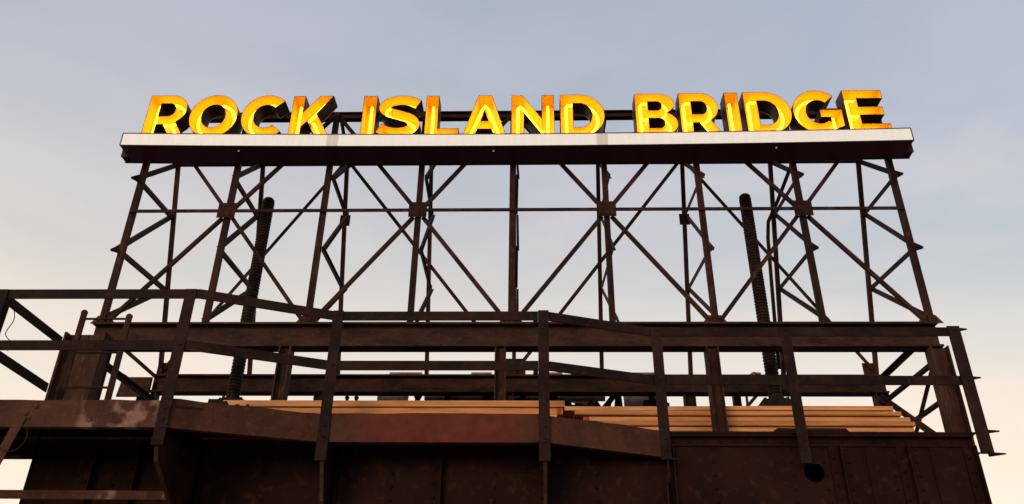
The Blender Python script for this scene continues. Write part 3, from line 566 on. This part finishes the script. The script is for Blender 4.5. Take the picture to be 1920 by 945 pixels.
ribbed(-2.766, 7.7, 2.60, 5.01, 'dark ribbed pipe standing behind the left end of the frame', False)
ribbed(2.565, 7.7, 2.61, 5.03, 'dark ribbed pipe standing behind the right end of the frame', True)

# ------------------------------------------------------------------ electrical conduit and loose wires
mb = MB(); tube(mb, [V(3.08, 7.10, 5.52), V(2.965, 7.22, 5.1), V(2.87, 7.55, 4.86), V(2.80, 7.76, 4.72), V(2.79, 7.83, 4.55), V(2.80, 7.98, 4.1), V(2.812, 8.14, 3.6), V(2.82, 8.26, 3.19)], .020 * S, 8)
cd = mb.build('electrical_conduit', M['pipe'], None, True); tag(cd, 'bent dark conduit running down a rear leg near the right ribbed pipe', 'conduit')
def wire(pts, r, name, label):
    mb = MB(); P = catmull([(p[0], p[1]) for p in pts], 6); Yv = [p[2] for p in pts]; n = len(P)
    tube(mb, [V(p[0], Yv[0] + (Yv[-1] - Yv[0]) * i / (n - 1), p[1]) for i, p in enumerate(P)], r * S, 5)
    tag(mb.build(name, M['wire'], None, True), label, 'wire')
wire([(-3.88, 2.76, 5.70), (-3.83, 2.62, 5.7), (-3.87, 2.50, 5.72), (-3.80, 2.42, 5.74), (-3.83, 2.37, 5.76)], .0035, 'loose_wire', 'thin loose wire hanging from the corner of the left railing')
wire([(-3.66, 1.87, 5.56), (-3.56, 1.60, 5.57), (-3.43, 1.54, 5.57), (-3.36, 1.62, 5.57), (-3.38, 1.722, 5.58)], .004, 'loose_wire', 'thin loop of wire under the left end of the walkway')

# ------------------------------------------------------------------ old drive machinery behind the lumber
YM = 8.85
mf = thing('machinery_frame', V(0, YM, DECK), 'rusty riveted machinery frame with plates and lattice bars behind the lumber', 'machinery')
def mplate(pts, y=YM, mat='machine', name='side_plate', rows=True, t=.02):
    mb = MB(); plate_poly(mb, [[(x * S, z * S) for x, z in pts]], V(0, y, 0), XA, ZA, YA, t * S)
    if rows:
        xs = [p[0] for p in pts]; zs = [p[1] for p in pts]; x1 = max(xs) - .03; z = max(zs) - .03
        while z > max(min(zs), 2.85) + .02: rivet(mb, V(x1, y - .0005, z), NY, .011 * S); z -= .034
    return mb.build(name, M[mat], mf)
mplate([(-1.56, DECK), (-1.28, DECK), (-1.20, 3.18), (-1.56, 3.18)])
mplate([(1.26, DECK), (1.60, DECK), (1.60, 3.18), (1.22, 3.18)])
mplate([(-.90, DECK), (-.82, DECK), (-.76, 3.16), (-1.06, 3.16), (-1.0, 3.03)], rows=False)
mplate([(.10, 2.9), (.32, 2.9), (.32, 3.12), (.16, 3.12)], rows=False); mplate([(.62, 3.02), (.80, 2.98), (.92, 3.15), (.55, 3.15)], y=YM - .02)
mb = MB(); ubox(mb, -1.62, 1.66, YM + .03, YM + .16, 3.20, 3.30); mb.build('top_beam', M['machine'], mf)
mb = MB(); ubox(mb, -1.44, 1.62, YM + .02, YM + .17, 3.310, 3.350); mb.build('top_flange', M['machine'], mf)
for x0, x1 in ((-1.46, -1.06), (-.52, -.26), (.30, .55), (.62, .95), (1.25, 1.63)):
    mb = MB(); plate_poly(mb, [[(x0 * S, 3.300 * S), (x1 * S, 3.300 * S), ((x1 - .01) * S, 3.378 * S), ((x0 + .02) * S, 3.378 * S)]], V(0, YM, 0), XA, ZA, YA, .015 * S)
    k = x0 + .04
    while k < x1 - .02: rivet(mb, V(k, YM - .0005, 3.352), NY, .009 * S); k += .055
    mb.build('cover_plate', M['machine'], mf)
for (xa, za), (xb, zb_), w in (((-1.20, 2.85), (-1.05, 3.17), .05), ((-1.02, 2.84), (-1.15, 3.17), .05), ((.95, 2.90), (1.16, 3.16), .06), ((1.02, 2.80), (1.10, 3.17), .035), ((1.12, 2.80), (1.16, 3.17), .045), ((1.20, 2.80), (1.17, 3.17), .05), ((.40, 2.85), (.55, 3.15), .05), ((-.28, 2.95), (-.12, 3.15), .05), ((.84, 3.17), (1.0, 2.9), .03)):
    mb = MB(); bar(mb, V(xa, YM + .03, za), V(xb, YM + .03, zb_), w * S, .018 * S, XA); mb.build('lattice_bar', M['machine_dark'], mf)
mb = MB(); ubox(mb, -.66, -.40, YM - .04, YM + .2, DECK, 3.20); mb.build('bearing_housing', M['machine_dark'], mf)
mb = MB(); ubox(mb, .30, .56, YM + .05, YM + .2, DECK, 3.10); mb.build('bearing_housing', M['machine_dark'], mf)
mb = MB(); ubox(mb, -.34, .02, YM + .06, YM + .2, DECK, 3.11); mb.build('bearing_housing', M['machine_dark'], mf)
mb = MB(); plate_poly(mb, [[(x * S, z * S) for x, z in [(1.40, DECK), (1.66, DECK), (1.72, 2.99), (1.66, 3.03), (1.56, 3.04), (1.56, 3.10), (1.50, 3.10), (1.50, 3.03), (1.44, 3.03)]]], V(0, YM - .06, 0), XA, ZA, YA, .05 * S); mb.build('stop_bracket', M['machine_dark'], mf)
circ = lambda cx, cz, r_: [((cx + r_ * math.cos(-2 * math.pi * k / 9)) * S, (cz + r_ * random.uniform(.8, 1.2) * math.sin(-2 * math.pi * k / 9)) * S) for k in range(9)]
mb = MB(); plate_poly(mb, [[(x * S, z * S) for x, z in [(.56, 2.80), (1.02, 2.80), (.98, 2.98), (.90, 3.06), (.86, 3.20), (.56, 3.20)]], circ(.60, 3.14, .020), circ(.66, 3.05, .022), circ(.72, 3.13, .013), circ(.80, 3.045, .024), circ(.80, 3.15, .017)], V(0, YM + .10, 0), XA, ZA, YA, .02 * S); mb.build('perforated_plate', M['machine_dark'], mf)
for x0, x1, z1 in ((-1.19, -1.06, 3.06), (-1.02, -.93, 3.10), (-.24, -.16, 3.13), (.04, .14, 3.10)):
    mb = MB(); ubox(mb, x0, x1, YM + .07, YM + .14, DECK, z1); mb.build('bearing_cap', M['machine_dark'], mf)
gs = thing('gear_shaft', V(-.3, YM - .18, DECK), 'horizontal drive shaft with two toothed gears behind the lumber', 'gear shaft')
mb = MB(); cyl(mb, V(-1.0, YM - .15, 3.015), V(1.0, YM - .15, 3.015), .032 * S, 14); mb.build('shaft', M['machine'], gs, True)
for gx in (-.735, .09):
    mb = MB(); cyl(mb, V(gx - .028, YM - .15, 3.015), V(gx + .028, YM - .15, 3.015), .125 * S, 32)
    for k in range(26):
        a_ = 2 * math.pi * k / 26; d = Vector((0, math.cos(a_), math.sin(a_))); c = V(gx, YM - .15, 3.015)
        bar(mb, c + d * .124 * S, c + d * .155 * S, .056 * S, .016 * S, XA)
    mb.build('gear', M['machine_dark'], gs)
for gx in (-.30, .42):
    mb = MB(); cyl(mb, V(gx - .05, YM - .15, 3.015), V(gx + .05, YM - .15, 3.015), .06 * S, 16); ubox(mb, gx - .045, gx + .045, YM - .20, YM - .1, DECK, 2.97); mb.build('pillow_block', M['machine_dark'], gs)
bc = thing('bolted_clamp', V(-1.83, 8.75, DECK), 'small dark clamp with two upright bolts left of the machinery', 'clamp')
mb = MB(); plate_poly(mb, [[(x * S, z * S) for x, z in [(-1.98, DECK), (-1.68, DECK), (-1.70, 2.955), (-1.74, 2.98), (-1.76, 2.985), (-1.84, 2.985), (-1.90, 2.985), (-1.93, 2.955)]]], V(0, 8.70, 0), XA, ZA, YA, .12 * S); mb.build('clamp_body', M['machine_dark'], bc)
for x in (-1.88, -1.775):
    mb = MB(); cyl(mb, V(x, 8.76, 2.984), V(x, 8.76, 3.03), .019 * S, 10); cyl(mb, V(x, 8.76, 3.0302), V(x, 8.76, 3.052), .026 * S, 6); mb.build('bolt', M['machine_dark'], bc)
so = thing('scrap_offcut', V(2.62, 8.75, DECK), 'short leaning steel offcut and rod beside the right ribbed pipe', 'offcut')
mb = MB(); ubox(mb, 2.42, 2.50, 8.72, 8.80, DECK, 3.14); mb.build('upright', M['machine_dark'], so)
mb = MB(); bar(mb, V(2.46, 8.70, 2.83), V(2.70, 8.70, 3.085), .035 * S, .03 * S, XA); mb.build('leaning_bar', M['machine'], so)
mb = MB(); tube(mb, [V(2.56, 8.74, 2.8), V(2.57, 8.74, 3.1), V(2.60, 8.74, 3.28), V(2.68, 8.74, 3.33), V(2.76, 8.74, 3.32)], .014 * S, 6); mb.build('bent_rod', M['machine'], so, True)

# ------------------------------------------------------------------ lumber
def board(x0, x1, y0, y1, z0, z1, mat, label, group, red=None, tilt=0.0):
    mb = MB(); xm = (x0 + x1) / 2; n = 10; ph = random.uniform(0, 6); am = random.uniform(.0005, .0025)
    root = None; vs = []
    for i in range(n + 1):
        x = x0 + (x1 - x0) * i / n; dz = tilt * (i / n - .5) + am * math.sin(ph + i * .7); dy = am * math.cos(ph + i * .5)
        c = .004
        vs += [V(x, y0 + dy + c, z0 + dz), V(x, y1 + dy, z0 + dz), V(x, y1 + dy, z1 + dz), V(x, y0 + dy + c, z1 + dz), V(x, y0 + dy, z1 + dz - c), V(x, y0 + dy, z0 + dz + c)]
    fs = [tuple(range(6))[::-1], tuple(6 * n + k for k in range(6))]; mi = [0, 0]
    for i in range(n):
        for k in range(6): fs.append((6 * i + k, 6 * i + (k + 1) % 6, 6 * i + 6 + (k + 1) % 6, 6 * i + 6 + k)); mi.append(0)
    mb.add(vs, fs); mb.mi = mi
    root = bpy.data.objects.new('lumber_board', None)
    o_ = MB(); off = V(xm, (y0 + y1) / 2, z0)
    o_.v = [p - off for p in mb.v]; o_.f = mb.f; o_.mi = mb.mi
    ob = o_.build('lumber_board', [mat]); ob.location = off
    tag(ob, label, 'board', group)
    if red:
        m2 = MB(); rx0, rx1 = red; m2v = [(rx0, y0 - .0015, z0 + .002 ), (rx1, y0 - .0015, z0 + .002), (rx1, y0 + .003, z0 + .002), (rx0, y0 + .003, z0 + .002)]
        zz = tilt * ((rx0 + rx1) / 2 - xm) / (x1 - x0)
        ubox(m2, rx0, rx1, y0 - .004, y0 - .0028, z0 + .003 + zz, z1 - .004 + zz); m2.build('red_end_mark', M['red'], ob)
    return ob
LG, RG = 'boards of the left lumber stack', 'boards of the right lumber stack'
P1, P2 = M['pine'], M['pine2']
zz = DECK + .002; th = .0525; gp = .0585
names = {2: 'middle sawn board of the left lumber stack, behind the fascia', 1: 'second sawn board from the bottom of the left lumber stack', 0: 'bottom sawn board of the left lumber stack, on the girder', 4: 'topmost sawn board of the left lumber stack', 3: 'second sawn board from the top of the left lumber stack'}
for k in range(5):
    x1 = {4: .462, 3: .445}.get(k, .40 + random.uniform(-.03, .03)); x0 = -2.33 + random.uniform(-.05, .05) if k < 4 else -2.36
    board(x0, x1, 6.455 + (.012 if k == 3 else 0), 6.72, zz + k * gp, zz + k * gp + th, P1 if k % 2 == 0 else P2, names.get(k, 'lower sawn board in the left lumber stack, hidden by the fascia'), LG, red=(.40, .432) if k == 3 else None)
names = ['lowest visible sawn board of the right lumber stack', 'fourth sawn board from the top of the right lumber stack', 'middle sawn board of the right lumber stack', 'second sawn board from the top of the right lumber stack', 'topmost, slightly tilted sawn board of the right lumber stack']
z_r = 2.186; gr = .0485; tr = .0400
ends = [3.585, 3.60, 3.575, 3.50, 3.44]; starts = [.80, .74, .66, .58, .47]
for k in range(5):
    board(starts[k], ends[k], 7.17 + (.016, 0, .022, .004, .012)[k], 7.46, z_r + k * gr, z_r + k * gr + tr, (P1, P2, P1, P2, P1)[k], names[k], RG, red=(starts[k] + .004, starts[k] + .05) if k in (1, 2) else None, tilt=(0, 0, 0, -.004, .008)[k])
for x, w_ in ((1.0, 'left-hand'), (2.15, 'middle'), (3.3, 'right-hand')):
    mb = MB(); ubox(mb, x - .06, x + .06, 7.18, 7.45, DECK + .001, z_r - .001); tag(mb.build('timber_bearer', P2), w_ + ' short timber bearer under the right lumber stack', 'timber', 'bearers under the right lumber stack')
# a few lumps of debris on the walkway in front of the left pipe foot
for x, y, h, r_, lb in ((-2.12, 5.87, .115, .050, 'largest dark lump of rubble in front of the left ribbed pipe foot'), (-2.02, 5.88, .100, .040, 'middle dark lump of rubble in front of the left ribbed pipe foot'), (-1.95, 5.90, .105, .030, 'smallest dark lump of rubble nearest the left lumber stack')):
    mb = MB(); n = 8
    for j in range(4):
        for k in range(n):
            a_ = 2 * math.pi * k / n; rr = r_ * (1, 1.0, .8, .35)[j] * random.uniform(.75, 1.2); mb.v.append(V(x + rr * math.cos(a_), y + rr * math.sin(a_), 1.892 + h * ((0, .4, .75, 1)[j] + (random.uniform(-.08, .08) if j else 0))))
    mb.f = [(j * n + k, j * n + (k + 1) % n, (j + 1) * n + (k + 1) % n, (j + 1) * n + k) for j in range(3) for k in range(n)] + [tuple(range(3 * n, 4 * n))]; mb.mi = [0] * len(mb.f)
    tag(mb.build('rubble_lump', M['machine_dark']), lb, 'rubble', 'rubble on the walkway')
